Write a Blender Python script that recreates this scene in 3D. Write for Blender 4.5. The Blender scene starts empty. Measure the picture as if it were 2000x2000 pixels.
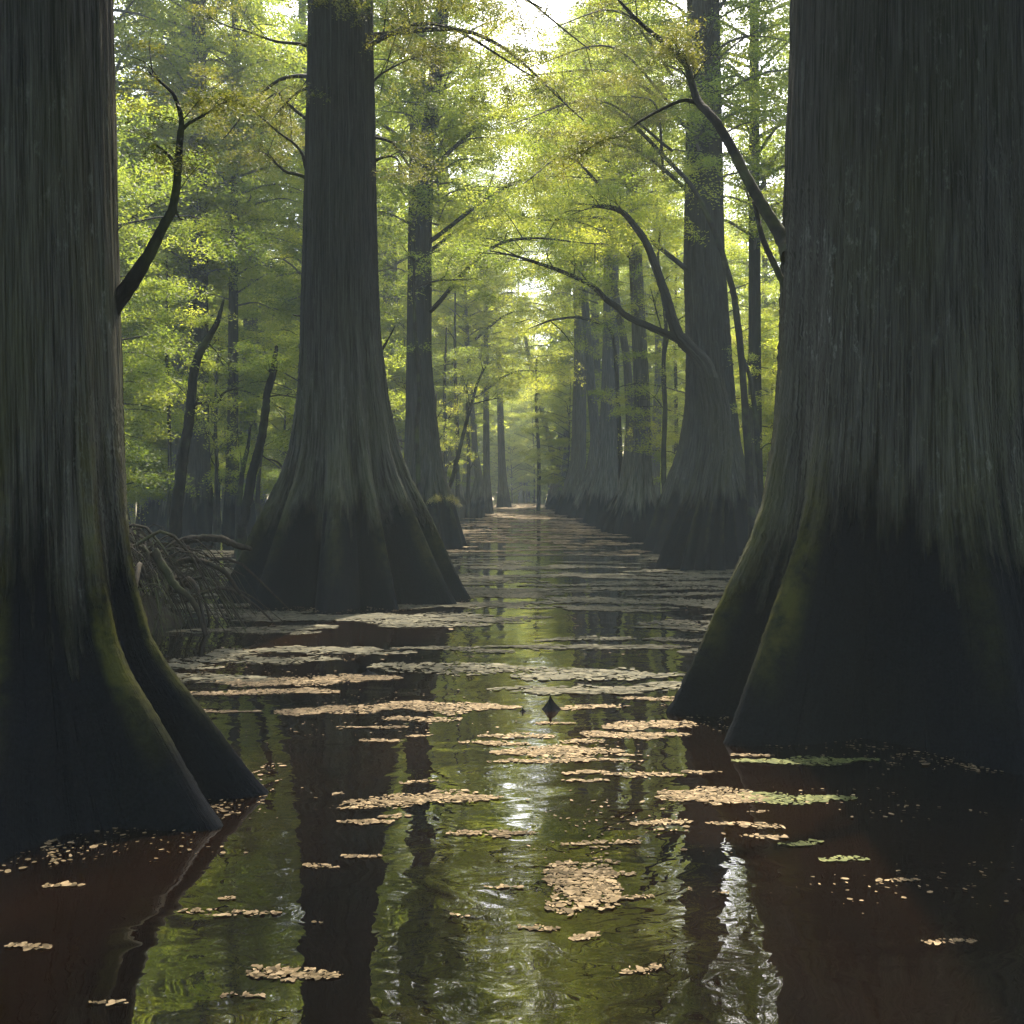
import bpy, math, random
import numpy as np
from mathutils import Vector

SC = bpy.context.scene
COL = SC.collection
R = math.radians
rng = np.random.default_rng(7)
random.seed(7)

# ------------------------------------------------------------------ camera, world, sun
CAM_H = 1.6
HOR = 955.0          # horizon row in a 2000 px picture
F = 2000.0
cam_d = bpy.data.cameras.new('camera')
cam_d.sensor_width = 36.0; cam_d.lens = 36.0
cam_d.shift_y = -0.0225
cam_d.clip_start = 0.1; cam_d.clip_end = 2000
cam = bpy.data.objects.new('camera', cam_d); COL.objects.link(cam)
cam.location = (0, 0, CAM_H); cam.rotation_euler = (R(90), 0, 0)
SC.camera = cam

SUN_EL, SUN_AZ = R(50), R(8)        # azimuth measured from +Y (ahead) towards +X (right)
w = bpy.data.worlds.new('World'); SC.world = w; w.use_nodes = True
nt = w.node_tree
sky = nt.nodes.new('ShaderNodeTexSky'); sky.sky_type = 'NISHITA'; sky.sun_disc = False
sky.sun_elevation = SUN_EL; sky.sun_rotation = SUN_AZ
sky.air_density = 1.0; sky.dust_density = 3.5; sky.ozone_density = 0.6
nt.links.new(sky.outputs[0], nt.nodes['Background'].inputs['Color'])
nt.nodes['Background'].inputs['Strength'].default_value = 0.115
sun_d = bpy.data.lights.new('sun', 'SUN'); sun_d.energy = 3.3; sun_d.angle = R(1.0)
sun_d.color = (1.0, 0.90, 0.72)
sun = bpy.data.objects.new('sun', sun_d); COL.objects.link(sun)
sdir = Vector((math.sin(SUN_AZ)*math.cos(SUN_EL), math.cos(SUN_AZ)*math.cos(SUN_EL), math.sin(SUN_EL)))
sun.rotation_euler = sdir.to_track_quat('Z', 'Y').to_euler()
sun.location = (10, 30, 60)

SC.view_settings.view_transform = 'Standard'; SC.view_settings.look = 'None'
SC.view_settings.exposure = 2.75; SC.view_settings.gamma = 1.0
SC.render.engine = 'CYCLES'
cy = SC.cycles
cy.use_denoising = True
cy.max_bounces = 7; cy.diffuse_bounces = 3; cy.glossy_bounces = 3; cy.transmission_bounces = 4
cy.volume_bounces = 0; cy.transparent_max_bounces = 8
cy.sample_clamp_indirect = 4.0
cy.caustics_reflective = False; cy.caustics_refractive = False

# ------------------------------------------------------------------ helpers
def P(px, py, Y):
    return np.array([(px-1000.0)/F*Y, Y, CAM_H-(py-HOR)/F*Y])
def YW(py):                       # depth of a water point seen at row py
    return CAM_H*F/(py-HOR)
def tag(o, label=None, cat=None, group=None, kind=None):
    if label: o['label'] = label
    if cat: o['category'] = cat
    if group: o['group'] = group
    if kind: o['kind'] = kind
    return o
def empty(name, loc, label, cat, group=None):
    o = bpy.data.objects.new(name, None); COL.objects.link(o)
    o.empty_display_size = 0.3; o.location = loc
    return tag(o, label, cat, group)
def link(name, me, parent=None):
    o = bpy.data.objects.new(name, me); COL.objects.link(o)
    if parent is not None: o.parent = parent
    return o
def copy_tree(root, loc, rz=0.0, sc=1.0, label=None, group=None):
    r = root.copy(); COL.objects.link(r)
    r.location = loc; r.rotation_euler = (0, 0, rz); r.scale = (sc, sc, sc)
    if label: r['label'] = label
    if group: r['group'] = group
    for c in list(root.children):
        d = c.copy(); COL.objects.link(d); d.parent = r
    return r

class MB:
    """collects geometry and builds one mesh"""
    def __init__(self):
        self.v = []; self.f = []; self.uv = []; self.n = 0; self.att = []
    def add(self, v, quads, uv=None, att=None):
        v = np.asarray(v, dtype=np.float32); q = np.asarray(quads, dtype=np.int32)
        self.v.append(v); self.f.append(q + self.n); self.n += len(v)
        self.uv.append(np.zeros((len(v), 2), np.float32) if uv is None else np.asarray(uv, np.float32))
        self.att.append(np.zeros(len(v), np.float32) if att is None else np.asarray(att, np.float32))
    def mesh(self, name, mat, smooth=True):
        v = np.concatenate(self.v); uv = np.concatenate(self.uv); att = np.concatenate(self.att)
        me = bpy.data.meshes.new(name)
        loops = np.concatenate([q.ravel() for q in self.f])
        cnt = np.concatenate([np.full(len(q), q.shape[1], np.int32) for q in self.f])
        me.vertices.add(len(v)); me.vertices.foreach_set('co', v.ravel())
        me.loops.add(len(loops)); me.loops.foreach_set('vertex_index', loops)
        me.polygons.add(len(cnt))
        start = np.concatenate([[0], np.cumsum(cnt)[:-1]]).astype(np.int32)
        me.polygons.foreach_set('loop_start', start)
        me.polygons.foreach_set('loop_total', cnt)
        me.update(calc_edges=True)
        l = me.uv_layers.new(name='UVMap'); l.data.foreach_set('uv', uv[loops].ravel())
        a = me.attributes.new('tint', 'FLOAT', 'POINT'); a.data.foreach_set('value', att)
        me.polygons.foreach_set('use_smooth', np.full(len(cnt), smooth))
        me.materials.append(mat)
        me.validate()
        return me
    def build(self, name, mat, parent=None, smooth=True):
        return link(name, self.mesh(name, mat, smooth), parent)

def smooth_path(pts, n):
    pts = np.asarray(pts, float)
    if len(pts) < 3:
        t = np.linspace(0, 1, n)[:, None]; return pts[0]*(1-t)+pts[-1]*t
    ext = np.vstack([2*pts[0]-pts[1], pts, 2*pts[-1]-pts[-2]])
    seg = len(pts)-1; out = []
    for t in np.linspace(0, seg-1e-6, n):
        i = int(t); u = t-i
        p0, p1, p2, p3 = ext[i], ext[i+1], ext[i+2], ext[i+3]
        out.append(0.5*((2*p1)+(-p0+p2)*u+(2*p0-5*p1+4*p2-p3)*u*u+(-p0+3*p1-3*p2+p3)*u**3))
    return np.array(out)

def tube(mb, pts, radii, n=None, seg=8, jit=0.0, raw=False):
    n = n or max(8, len(pts)*5)
    c = np.asarray(pts, float) if raw else smooth_path(pts, n)
    n = len(c)
    rr = np.interp(np.linspace(0, 1, n), np.linspace(0, 1, len(radii)), radii)
    if jit: c = c + rng.normal(0, 1, c.shape)*jit*rr[:, None]
    d = np.gradient(c, axis=0); d /= np.linalg.norm(d, axis=1)[:, None]+1e-9
    up = np.array([0.13, 0.2, 1.0]) if abs(d[0][2]) < 0.9 else np.array([1.0, 0.1, 0.0])
    a = np.cross(d, up); a /= np.linalg.norm(a, axis=1)[:, None]+1e-9
    for i in range(1, n):                      # keep the frame steady
        a[i] = a[i-1]-d[i]*np.dot(a[i-1], d[i]); a[i] /= np.linalg.norm(a[i])+1e-9
    b = np.cross(d, a)
    th = np.linspace(0, 2*np.pi, seg, endpoint=False)
    wob = 1+0.10*np.sin(th*3+rng.uniform(0, 6))[None, :]*np.ones((n, 1))+rng.normal(0, 0.05, (n, seg))
    v = c[:, None, :]+(a[:, None, :]*np.cos(th)[None, :, None]+b[:, None, :]*np.sin(th)[None, :, None])*(rr[:, None]*wob)[:, :, None]
    i = np.arange(n-1)[:, None]; j = np.arange(seg)[None, :]
    q = np.stack([i*seg+j, i*seg+(j+1) % seg, (i+1)*seg+(j+1) % seg, (i+1)*seg+j], -1).reshape(-1, 4)
    L = np.concatenate([[0], np.cumsum(np.linalg.norm(np.diff(c, axis=0), axis=1))])
    uv = np.stack([np.tile(th*rr[0], (n, 1)), np.tile(L[:, None], (1, seg))], -1).reshape(-1, 2)
    mb.add(v.reshape(-1, 3), q, uv)
    e = n-1                                    # closed tip
    tip = c[-1]+d[-1]*rr[-1]*0.8
    mb.add(np.vstack([v[-1], tip]), [[k, (k+1) % seg, seg] for k in range(seg)])
    return c

# flare profile measured off the big cypress: share of the flare left at z / flare height
SZ = np.array([-1.0, 0, .044, .12, .2, .26, .354, .432, .588, .76, .98, 1.6, 3.0, 9.0])
SV = np.array([1.25, 1, .90, .76, .62, .51, .33, .226, .124, .07, .04, .01, 0.0, -.05])

def flare_trunk(mb, rb, rt, zf, H, ridges, valley=0.55, axis=None, top_r=None, nth=96, nz=90, rough=0.012,
                z0=-0.5, ragged=0.0):
    """fluted, flared trunk; ridges = [(angle, length factor, half width)], axis = [(z, dx, dy)]"""
    axis = axis or [(0, 0, 0), (H, 0, 0)]
    ax = np.array(axis, float)
    top_r = top_r if top_r is not None else rt*0.6
    zz = np.concatenate([np.linspace(z0, min(zf*1.1, H*.8), int(nz*0.68)), np.linspace(min(zf*1.1, H*.8), H, int(nz*0.32)+2)[1:]])
    n = len(zz)
    th = np.linspace(-np.pi, np.pi, nth, endpoint=False)
    s = np.interp(zz/zf, SZ, SV)
    ridge = np.zeros(nth); 
    for (a, k, wd) in ridges:
        dd = (th-a+np.pi) % (2*np.pi)-np.pi
        ridge = np.maximum(ridge, k*np.exp(-(np.abs(dd)/wd)**1.7))
    core = np.interp(zz, [z0, zf, H], [rt*1.04, rt, top_r])
    fl = (rb-rt)*s
    ph = rng.uniform(0, 6, 8)
    sharp = np.clip((zz/zf), 0, 1.2)
    mix = valley+(1-valley)*ridge[None, :]
    minor = (0.035*np.sin(9*th+ph[0])+0.025*np.sin(17*th+ph[1])+0.018*np.sin(29*th+ph[2]))[None, :]
    r = core[:, None]*(1+0.02*np.sin(3*th+ph[3])[None, :]+0.015*np.sin(5*th[None, :]+zz[:, None]*.6+ph[4]))+fl[:, None]*(mix+minor)
    r += core[:, None]*0.05*np.exp(-sharp[:, None]*1.2)*np.sin(8*th+ph[5])[None, :]
    def strip_noise(freq, drift):
        out = 0
        for q_ in range(5):
            fq = int(freq*(.6+.9*rng.random())); out = out+np.sin(fq*th[None, :]+rng.uniform(0, 6.28)+drift*np.sin(zz[:, None]*rng.uniform(.5, 1.6)+rng.uniform(0, 6)))
        return out/5
    if nth >= 60:
        r += fl[:, None]*.07*strip_noise(7, 1.1)+fl[:, None]*.035*strip_noise(15, 1.4)+core[:, None]*.018*strip_noise(min(34, nth//6), 1.2)
    if nth >= 200: r += core[:, None]*.010*strip_noise(nth//5, 2.0)
    r += rng.normal(0, 1, r.shape)*rough*rt
    cx = np.interp(zz, ax[:, 0], ax[:, 1]); cyy = np.interp(zz, ax[:, 0], ax[:, 2])
    x = cx[:, None]+r*np.cos(th)[None, :]; y = cyy[:, None]+r*np.sin(th)[None, :]
    z = np.tile(zz[:, None], (1, nth))
    if ragged: z[-1] += rng.uniform(-ragged, ragged, nth); z[-2] += rng.uniform(-ragged, ragged, nth)*.3
    v = np.stack([x, y, z], -1).reshape(-1, 3)
    i = np.arange(n-1)[:, None]; j = np.arange(nth)[None, :]
    q = np.stack([i*nth+j, i*nth+(j+1) % nth, (i+1)*nth+(j+1) % nth, (i+1)*nth+j], -1).reshape(-1, 4)
    # v runs along the slope so the fibres follow the buttress
    Ls = np.concatenate([[0], np.cumsum(np.hypot(np.diff(zz), np.diff(fl)))])
    uv = np.stack([np.tile(th*max(rt, 0.25)*1.6, (n, 1)), np.tile(Ls[:, None], (1, nth))], -1).reshape(-1, 2)
    mb.add(v, q, uv, np.tile(ridge[None, :], (n, 1)).ravel())
    top = v.reshape(n, nth, 3)[-1]; c = top.mean(0); 
    if ragged: c[2] -= .25
    mb.add(np.vstack([top, c]), [[k, (k+1) % nth, nth] for k in range(nth)])

# ------------------------------------------------------------------ materials
class N:
    def __init__(self, name):
        self.m = bpy.data.materials.new(name); self.m.use_nodes = True
        self.t = self.m.node_tree; self.t.nodes.clear()
        self.out = self.t.nodes.new('ShaderNodeOutputMaterial')
    def n(self, typ, **kw):
        x = self.t.nodes.new(typ)
        for k, v in kw.items():
            if k.startswith('_'): setattr(x, k[1:], v)
            else: x.inputs[k.replace('__', ' ')].default_value = v
        return x
    def l(self, a, b): self.t.links.new(a, b)
    def ramp(self, src, stops):
        r = self.n('ShaderNodeValToRGB'); e = r.color_ramp.elements
        while len(e) < len(stops): e.new(0.5)
        for el, (p, c) in zip(e, stops):
            el.position = p; el.color = c if len(c) == 4 else (*c, 1)
        self.l(src, r.inputs[0]); return r.outputs[0]
    def noise(self, vec, scale, detail=4, rough=.55, dist=0):
        x = self.n('ShaderNodeTexNoise'); x.inputs['Scale'].default_value = scale
        x.inputs['Detail'].default_value = detail; x.inputs['Roughness'].default_value = rough
        x.inputs['Distortion'].default_value = dist
        self.l(vec, x.inputs['Vector']); return x.outputs['Fac']
    def mapping(self, vec, s):
        x = self.n('ShaderNodeMapping'); x.inputs['Scale'].default_value = s
        self.l(vec, x.inputs['Vector']); return x.outputs[0]
    def mix(self, fac, a, b, blend='MIX'):
        x = self.n('ShaderNodeMix'); x.data_type = 'RGBA'; x.blend_type = blend
        for s, val in ((x.inputs[0], fac), (x.inputs[6], a), (x.inputs[7], b)):
            if isinstance(val, (int, float)): s.default_value = val
            elif isinstance(val, tuple): s.default_value = (*val, 1)
            else: self.l(val, s)
        return x.outputs[2]
    def math(self, op, a, b=0.0, clamp=False):
        x = self.n('ShaderNodeMath'); x.operation = op; x.use_clamp = clamp
        for s, val in ((x.inputs[0], a), (x.inputs[1], b)):
            if isinstance(val, (int, float)): s.default_value = val
            else: self.l(val, s)
        return x.outputs[0]

def bark_mat(name, light=1.0, moss=0.35, mark=1.3, lichen=0.5, weath=2.3, crest=.6):
    k = N(name)
    geo = k.n('ShaderNodeNewGeometry'); uvn = k.n('ShaderNodeUVMap')
    pos = geo.outputs['Position']; uv = uvn.outputs[0]
    oi = k.n('ShaderNodeObjectInfo')
    fib = k.noise(k.mapping(uv, (26, 0.9, 1)), 1.0, 7, .62, .3)
    fib2 = k.noise(k.mapping(uv, (70, 2.2, 1)), 1.0, 4, .6)
    strip = k.noise(k.mapping(uv, (7, .5, 1)), 1.0, 5, .6, .4)
    blot = k.noise(pos, 1.6, 5, .6)
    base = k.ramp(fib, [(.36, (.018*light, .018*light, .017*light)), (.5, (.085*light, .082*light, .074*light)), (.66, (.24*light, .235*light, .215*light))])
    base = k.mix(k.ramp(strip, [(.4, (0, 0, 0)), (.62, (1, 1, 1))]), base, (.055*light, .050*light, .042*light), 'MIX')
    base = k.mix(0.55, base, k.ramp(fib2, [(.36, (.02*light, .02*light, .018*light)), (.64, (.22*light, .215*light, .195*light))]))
    sep = k.n('ShaderNodeSeparateXYZ'); k.l(pos, sep.inputs[0]); z = sep.outputs[2]
    zn = k.math('ADD', z, k.math('MULTIPLY', k.math('SUBTRACT', k.noise(k.mapping(pos, (1.5, 1.5, .4)), 1, 5, .6), .5), 2.6))
    wz = k.n('ShaderNodeMapRange'); wz.interpolation_type = 'SMOOTHSTEP'; wz.inputs[1].default_value = 5.2; wz.inputs[2].default_value = 1.8; k.l(zn, wz.inputs[0])
    weather = wz.outputs[0]
    base = k.mix(k.math('MULTIPLY', weather, .85), base, k.mix(1.0, base, (weath*1.0, weath, weath*.90), 'MULTIPLY'))
    # pale lichen flecks
    fl = k.noise(k.mapping(pos, (16, 16, 5)), 1.0, 6, .75)
    big = k.noise(pos, .7, 3, .5)
    flm = k.math('MULTIPLY', k.ramp(fl, [(.56, (0, 0, 0)), (.70, (1, 1, 1))]), k.ramp(big, [(.40, (0, 0, 0)), (.66, (1, 1, 1))]))
    base = k.mix(k.math('MULTIPLY', k.math('MULTIPLY', flm, lichen), k.math('ADD', k.math('MULTIPLY', weather, .8), .2)), base, (.22, .23, .20))
    # moss
    mo = k.noise(k.mapping(pos, (1.6, 1.6, .6)), 1.0, 6, .65)
    stk = k.noise(k.mapping(uv, (11, .22, 1)), 1.0, 6, .7, .5)
    base = k.mix(k.math('MULTIPLY', k.ramp(stk, [(.56, (0, 0, 0)), (.66, (1, 1, 1))]), .55), base, (.26*light**.5*.5, .255*light**.5*.5, .225*light**.5*.5))
    crk = k.noise(k.mapping(uv, (18, .55, 1)), 1.0, 5, .6, .8)
    base = k.mix(k.math('MULTIPLY', k.ramp(crk, [(.34, (1, 1, 1)), (.44, (0, 0, 0))]), .6), base, (.008, .008, .008))
    band = k.n('ShaderNodeMapRange'); band.inputs[1].default_value = 4.5; band.inputs[2].default_value = 1.2
    k.l(z, band.inputs[0])
    mossf = k.math('MULTIPLY', k.ramp(mo, [(.42, (0, 0, 0)), (.62, (1, 1, 1))]), k.math('ADD', k.math('MULTIPLY', band.outputs[0], .7), .2))
    base = k.mix(k.math('MULTIPLY', mossf, moss), base, (.075, .085, .018))
    # dark high-water stain that ends in a ragged, dripping line
    ed = k.noise(k.mapping(pos, (2.2, 2.2, .35)), 1.0, 6, .6)
    ed2 = k.noise(k.mapping(uv, (9, .6, 1)), 1.0, 5, .65)
    lim = k.math('ADD', k.math('MULTIPLY', k.math('SUBTRACT', ed, .5), 2.4), k.math('MULTIPLY', k.math('SUBTRACT', ed2, .5), 1.9))
    lim = k.math('ADD', lim, mark)
    dz = k.math('SUBTRACT', z, lim)
    wet = k.n('ShaderNodeMapRange'); wet.inputs[1].default_value = .30; wet.inputs[2].default_value = -.22
    k.l(dz, wet.inputs[0])
    grain = k.noise(pos, 60, 3, .6)
    stain = k.ramp(grain, [(.3, (.0015, .002, .003)), (.7, (.0045, .0055, .008))])
    col = k.mix(wet.outputs[0], base, stain)
    at = k.n('ShaderNodeAttribute'); at.attribute_name = 'tint'
    cz = k.n('ShaderNodeMapRange'); cz.interpolation_type = 'SMOOTHSTEP'; cz.inputs[1].default_value = .15; cz.inputs[2].default_value = .8; k.l(z, cz.inputs[0])
    cz2 = k.n('ShaderNodeMapRange'); cz2.interpolation_type = 'SMOOTHSTEP'; cz2.inputs[1].default_value = 2.4; cz2.inputs[2].default_value = 1.2; k.l(z, cz2.inputs[0])
    cm = k.math('MULTIPLY', k.math('MULTIPLY', cz.outputs[0], cz2.outputs[0]), k.ramp(at.outputs['Fac'], [(.72, (0, 0, 0)), (.98, (1, 1, 1))]))
    cm = k.math('MULTIPLY', cm, k.ramp(k.noise(pos, 7, 5, .7), [(.35, (.1, .1, .1)), (.6, (1, 1, 1))]))
    col = k.mix(k.math('MULTIPLY', cm, crest), col, (.075, .075, .012))
    b = k.n('ShaderNodeBsdfPrincipled'); k.l(col, b.inputs['Base Color'])
    ro = k.n('ShaderNodeMapRange'); ro.inputs[3].default_value = .88; ro.inputs[4].default_value = .8
    k.l(wet.outputs[0], ro.inputs[0]); k.l(ro.outputs[0], b.inputs['Roughness'])
    b.inputs['Specular IOR Level'].default_value = .02
    h = k.math('ADD', k.math('MULTIPLY', fib, 1.0), k.math('MULTIPLY', fib2, .45))
    h = k.math('ADD', h, k.math('MULTIPLY', blot, .4)); h = k.math('ADD', h, k.math('MULTIPLY', k.math('MINIMUM', crk, .46), 4.0))
    st = k.math('SUBTRACT', 1.0, k.math('MULTIPLY', wet.outputs[0], .72))
    h = k.math('ADD', k.math('MULTIPLY', h, st), k.math('MULTIPLY', grain, .12))
    bp = k.n('ShaderNodeBump'); bp.inputs['Strength'].default_value = .9; bp.inputs['Distance'].default_value = .05
    k.l(h, bp.inputs['Height']); k.l(bp.outputs[0], b.inputs['Normal'])
    k.l(b.outputs[0], k.out.inputs[0])
    return k.m

def plain_bark(name, c0, c1, sc=18):
    k = N(name); geo = k.n('ShaderNodeNewGeometry')
    f = k.noise(k.mapping(geo.outputs['Position'], (sc, sc, sc*.25)), 1, 6, .65)
    g = k.noise(geo.outputs['Position'], 2.2, 4, .6)
    col = k.ramp(f, [(.3, c0), (.7, c1)])
    col = k.mix(k.ramp(g, [(.5, (0, 0, 0)), (.66, (.6, .6, .6))]), col, (.05, .06, .018))
    b = k.n('ShaderNodeBsdfPrincipled'); k.l(col, b.inputs['Base Color']); b.inputs['Roughness'].default_value = .9; b.inputs['Specular IOR Level'].default_value = .12
    bp = k.n('ShaderNodeBump'); bp.inputs['Strength'].default_value = .7; bp.inputs['Distance'].default_value = .02
    k.l(f, bp.inputs['Height']); k.l(bp.outputs[0], b.inputs['Normal']); k.l(b.outputs[0], k.out.inputs[0])
    return k.m

def leaf_mat(name, dark, mid, yel, trans=0.55):
    k = N(name)
    at = k.n('ShaderNodeAttribute'); at.attribute_name = 'tint'
    oi = k.n('ShaderNodeObjectInfo')
    t = k.math('ADD', at.outputs['Fac'], k.math('MULTIPLY', k.math('SUBTRACT', oi.outputs['Random'], .5), .45), True)
    col = k.ramp(t, [(0, dark), (.5, mid), (1, yel)])
    d = k.n('ShaderNodeBsdfPrincipled'); k.l(col, d.inputs['Base Color']); d.inputs['Roughness'].default_value = .6
    d.inputs['Specular IOR Level'].default_value = .25
    tr = k.n('ShaderNodeBsdfTranslucent')
    k.l(k.mix(1.0, col, (2.0, 2.0, 1.0), 'MULTIPLY'), tr.inputs['Color'])
    m = k.n('ShaderNodeMixShader'); m.inputs[0].default_value = trans
    k.l(d.outputs[0], m.inputs[1]); k.l(tr.outputs[0], m.inputs[2]); k.l(m.outputs[0], k.out.inputs[0])
    return k.m

def raft_mat(name, c0, c1, c2):
    k = N(name); at = k.n('ShaderNodeAttribute'); at.attribute_name = 'tint'
    geo = k.n('ShaderNodeNewGeometry')
    f = k.noise(geo.outputs['Position'], 30, 4, .6)
    col = k.ramp(at.outputs['Fac'], [(0, c0), (.5, c1), (1, c2)])
    col = k.mix(k.ramp(f, [(.45, (0, 0, 0)), (.75, (.55, .55, .55))]), col, (c0[0]*.5, c0[1]*.5, c0[2]*.5))
    b = k.n('ShaderNodeBsdfPrincipled'); k.l(col, b.inputs['Base Color']); b.inputs['Roughness'].default_value = .8; b.inputs['Specular IOR Level'].default_value = .1
    k.l(b.outputs[0], k.out.inputs[0]); return k.m

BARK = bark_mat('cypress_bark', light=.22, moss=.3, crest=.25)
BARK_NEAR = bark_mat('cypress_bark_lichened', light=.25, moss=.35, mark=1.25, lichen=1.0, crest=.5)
BARK_FAR = bark_mat('cypress_bark_haze_tinted', light=.85, moss=.25, mark=1.0, lichen=.2, weath=1.5, crest=.2)  # paler bark for far trees, haze painted into its colour
DARKBARK = plain_bark('dark_bark', (.006, .0055, .005), (.022, .02, .016))
TWIG = plain_bark('dead_twig', (.008, .006, .004), (.034, .026, .016), 30)
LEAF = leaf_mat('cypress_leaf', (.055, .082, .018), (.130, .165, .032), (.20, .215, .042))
LEAF_Y = leaf_mat('sun_tinted_leaf', (.10, .130, .024), (.185, .215, .038), (.25, .255, .050), .64)  # brighter copy of the leaf with sunlight put into its colour
LEAF_D = leaf_mat('shade_tinted_leaf', (.022, .032, .010), (.070, .075, .020), (.13, .12, .032), .45)  # darker leaf copy, the shade is painted in its colour
RAFT = raft_mat('floating_leaf_litter', (.030, .022, .009), (.125, .087, .043), (.23, .168, .095))
RAFT_M = raft_mat('shade_tinted_litter', (.016, .016, .008), (.050, .046, .026), (.10, .088, .052))  # greyer, darker copy of the litter; shadow is put into its colour
RAFT_G = raft_mat('duckweed', (.03, .035, .010), (.07, .08, .022), (.12, .12, .04))

# ------------------------------------------------------------------ water, bed
def sheet(name, pts, z, mat, kind='structure'):
    me = bpy.data.meshes.new(name)
    me.from_pydata([(x, y, z) for x, y in pts], [], [list(range(len(pts)))]); me.materials.append(mat)
    o = link(name, me); o['kind'] = kind; return o
k = N('swamp_water')
geo = k.n('ShaderNodeNewGeometry'); pos = geo.outputs['Position']
glow_patch = k.noise(k.mapping(pos, (.45, .22, 1)), 1, 4, .55)
col = k.ramp(glow_patch, [(.40, (.0015, .001, .0008)), (.60, (.005, .0022, .0008)), (.78, (.020, .0078, .0018))])  # tannin brown, with the reddish glow of lit water painted in random patches
b = k.n('ShaderNodeBsdfPrincipled'); k.l(col, b.inputs['Base Color'])
b.inputs['Roughness'].default_value = .015; b.inputs['IOR'].default_value = 2.1
w1 = k.noise(k.mapping(pos, (1.1, 1.6, 1)), 1.0, 2, .45, .6)
w2 = k.noise(k.mapping(pos, (4.5, 6.0, 1)), 1.0, 2, .5, .8)
calm = k.ramp(k.noise(k.mapping(pos, (.25, .35, 1)), 1, 2, .5), [(.35, (.25, .25, .25)), (.65, (1, 1, 1))])
h = k.math('ADD', k.math('MULTIPLY', w1, 1.0), k.math('MULTIPLY', k.math('MULTIPLY', w2, calm), .20))
bp = k.n('ShaderNodeBump'); bp.inputs['Strength'].default_value = 1.0; bp.inputs['Distance'].default_value = .012
k.l(h, bp.inputs['Height']); k.l(bp.outputs[0], b.inputs['Normal']); k.l(b.outputs[0], k.out.inputs[0])
WATER = k.m
sheet('water', [(-400, -60), (400, -60), (400, 900), (-400, 900)], 0.0, WATER)
MUD = plain_bark('swamp_mud', (.008, .006, .004), (.022, .016, .010), 2)
sheet('ground', [(-400, -60), (400, -60), (400, 900), (-400, 900)], -1.2, MUD)

# ------------------------------------------------------------------ foliage
def leaves_at(c, u, length, width, tilt):
    """quads (4 verts each) centred on c, long axis around horizontal direction u"""
    n = len(c)
    ang = u+rng.normal(0, .5, n); el = rng.normal(0, tilt, n); roll = rng.normal(0, tilt*1.3, n)
    a = np.stack([np.cos(ang)*np.cos(el), np.sin(ang)*np.cos(el), np.sin(el)], -1)
    s = np.stack([-np.sin(ang), np.cos(ang), np.zeros(n)], -1)
    upv = np.cross(a, s)
    s = s*np.cos(roll)[:, None]+upv*np.sin(roll)[:, None]
    L = (length*rng.uniform(.6, 1.3, n))[:, None]*.5; W = (width*rng.uniform(.6, 1.3, n))[:, None]*.5
    v = np.stack([c-a*L, c+s*W-a*L*.1, c+a*L, c-s*W-a*L*.1], 1)
    return v.reshape(-1, 3)
def pad(mb, c, rad, n, ll, lw, head=None, droop=.25, tilt=.45, thick=.10, tint=None):
    """one feathery, flat spray: side twigs off a middle twig, needles along them"""
    head = rng.uniform(0, 6.28) if head is None else head
    nt_ = max(6, int(9*min(rad, 1.4)))
    tw = rng.integers(0, nt_, n)
    base = rng.uniform(-.9, .45, nt_)*rad
    side = np.where(rng.random(nt_) < .5, 1, -1)*rng.uniform(.45, 1.1, nt_)
    ln = rad*rng.uniform(.5, 1.05, nt_)*(1-.35*np.abs(base/rad))
    t = rng.random(n)**.75
    x = base[tw]+np.cos(side[tw])*ln[tw]*t
    y = np.sin(side[tw])*ln[tw]*t*.85
    wd = ll*.55+rad*.045
    x += rng.normal(0, wd, n); y += rng.normal(0, wd, n)
    z = -droop*(x*x+y*y)/max(rad, .1)*.6+rng.normal(0, thick*rad, n)+rng.uniform(-.05, .05, nt_)[tw]*rad*2
    ch, sh = math.cos(head), math.sin(head)
    pts = np.stack([c[0]+x*ch-y*sh, c[1]+x*sh+y*ch, c[2]+z], -1)
    v = leaves_at(pts, head+side[tw]*1.3, ll, lw, tilt)
    tv = (rng.uniform(.15, .85) if tint is None else tint)
    a = np.clip(tv+rng.normal(0, .12, n), 0, 1)
    q = np.arange(n*4).reshape(-1, 4)
    mb.add(v, q, None, np.repeat(a, 4))

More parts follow.
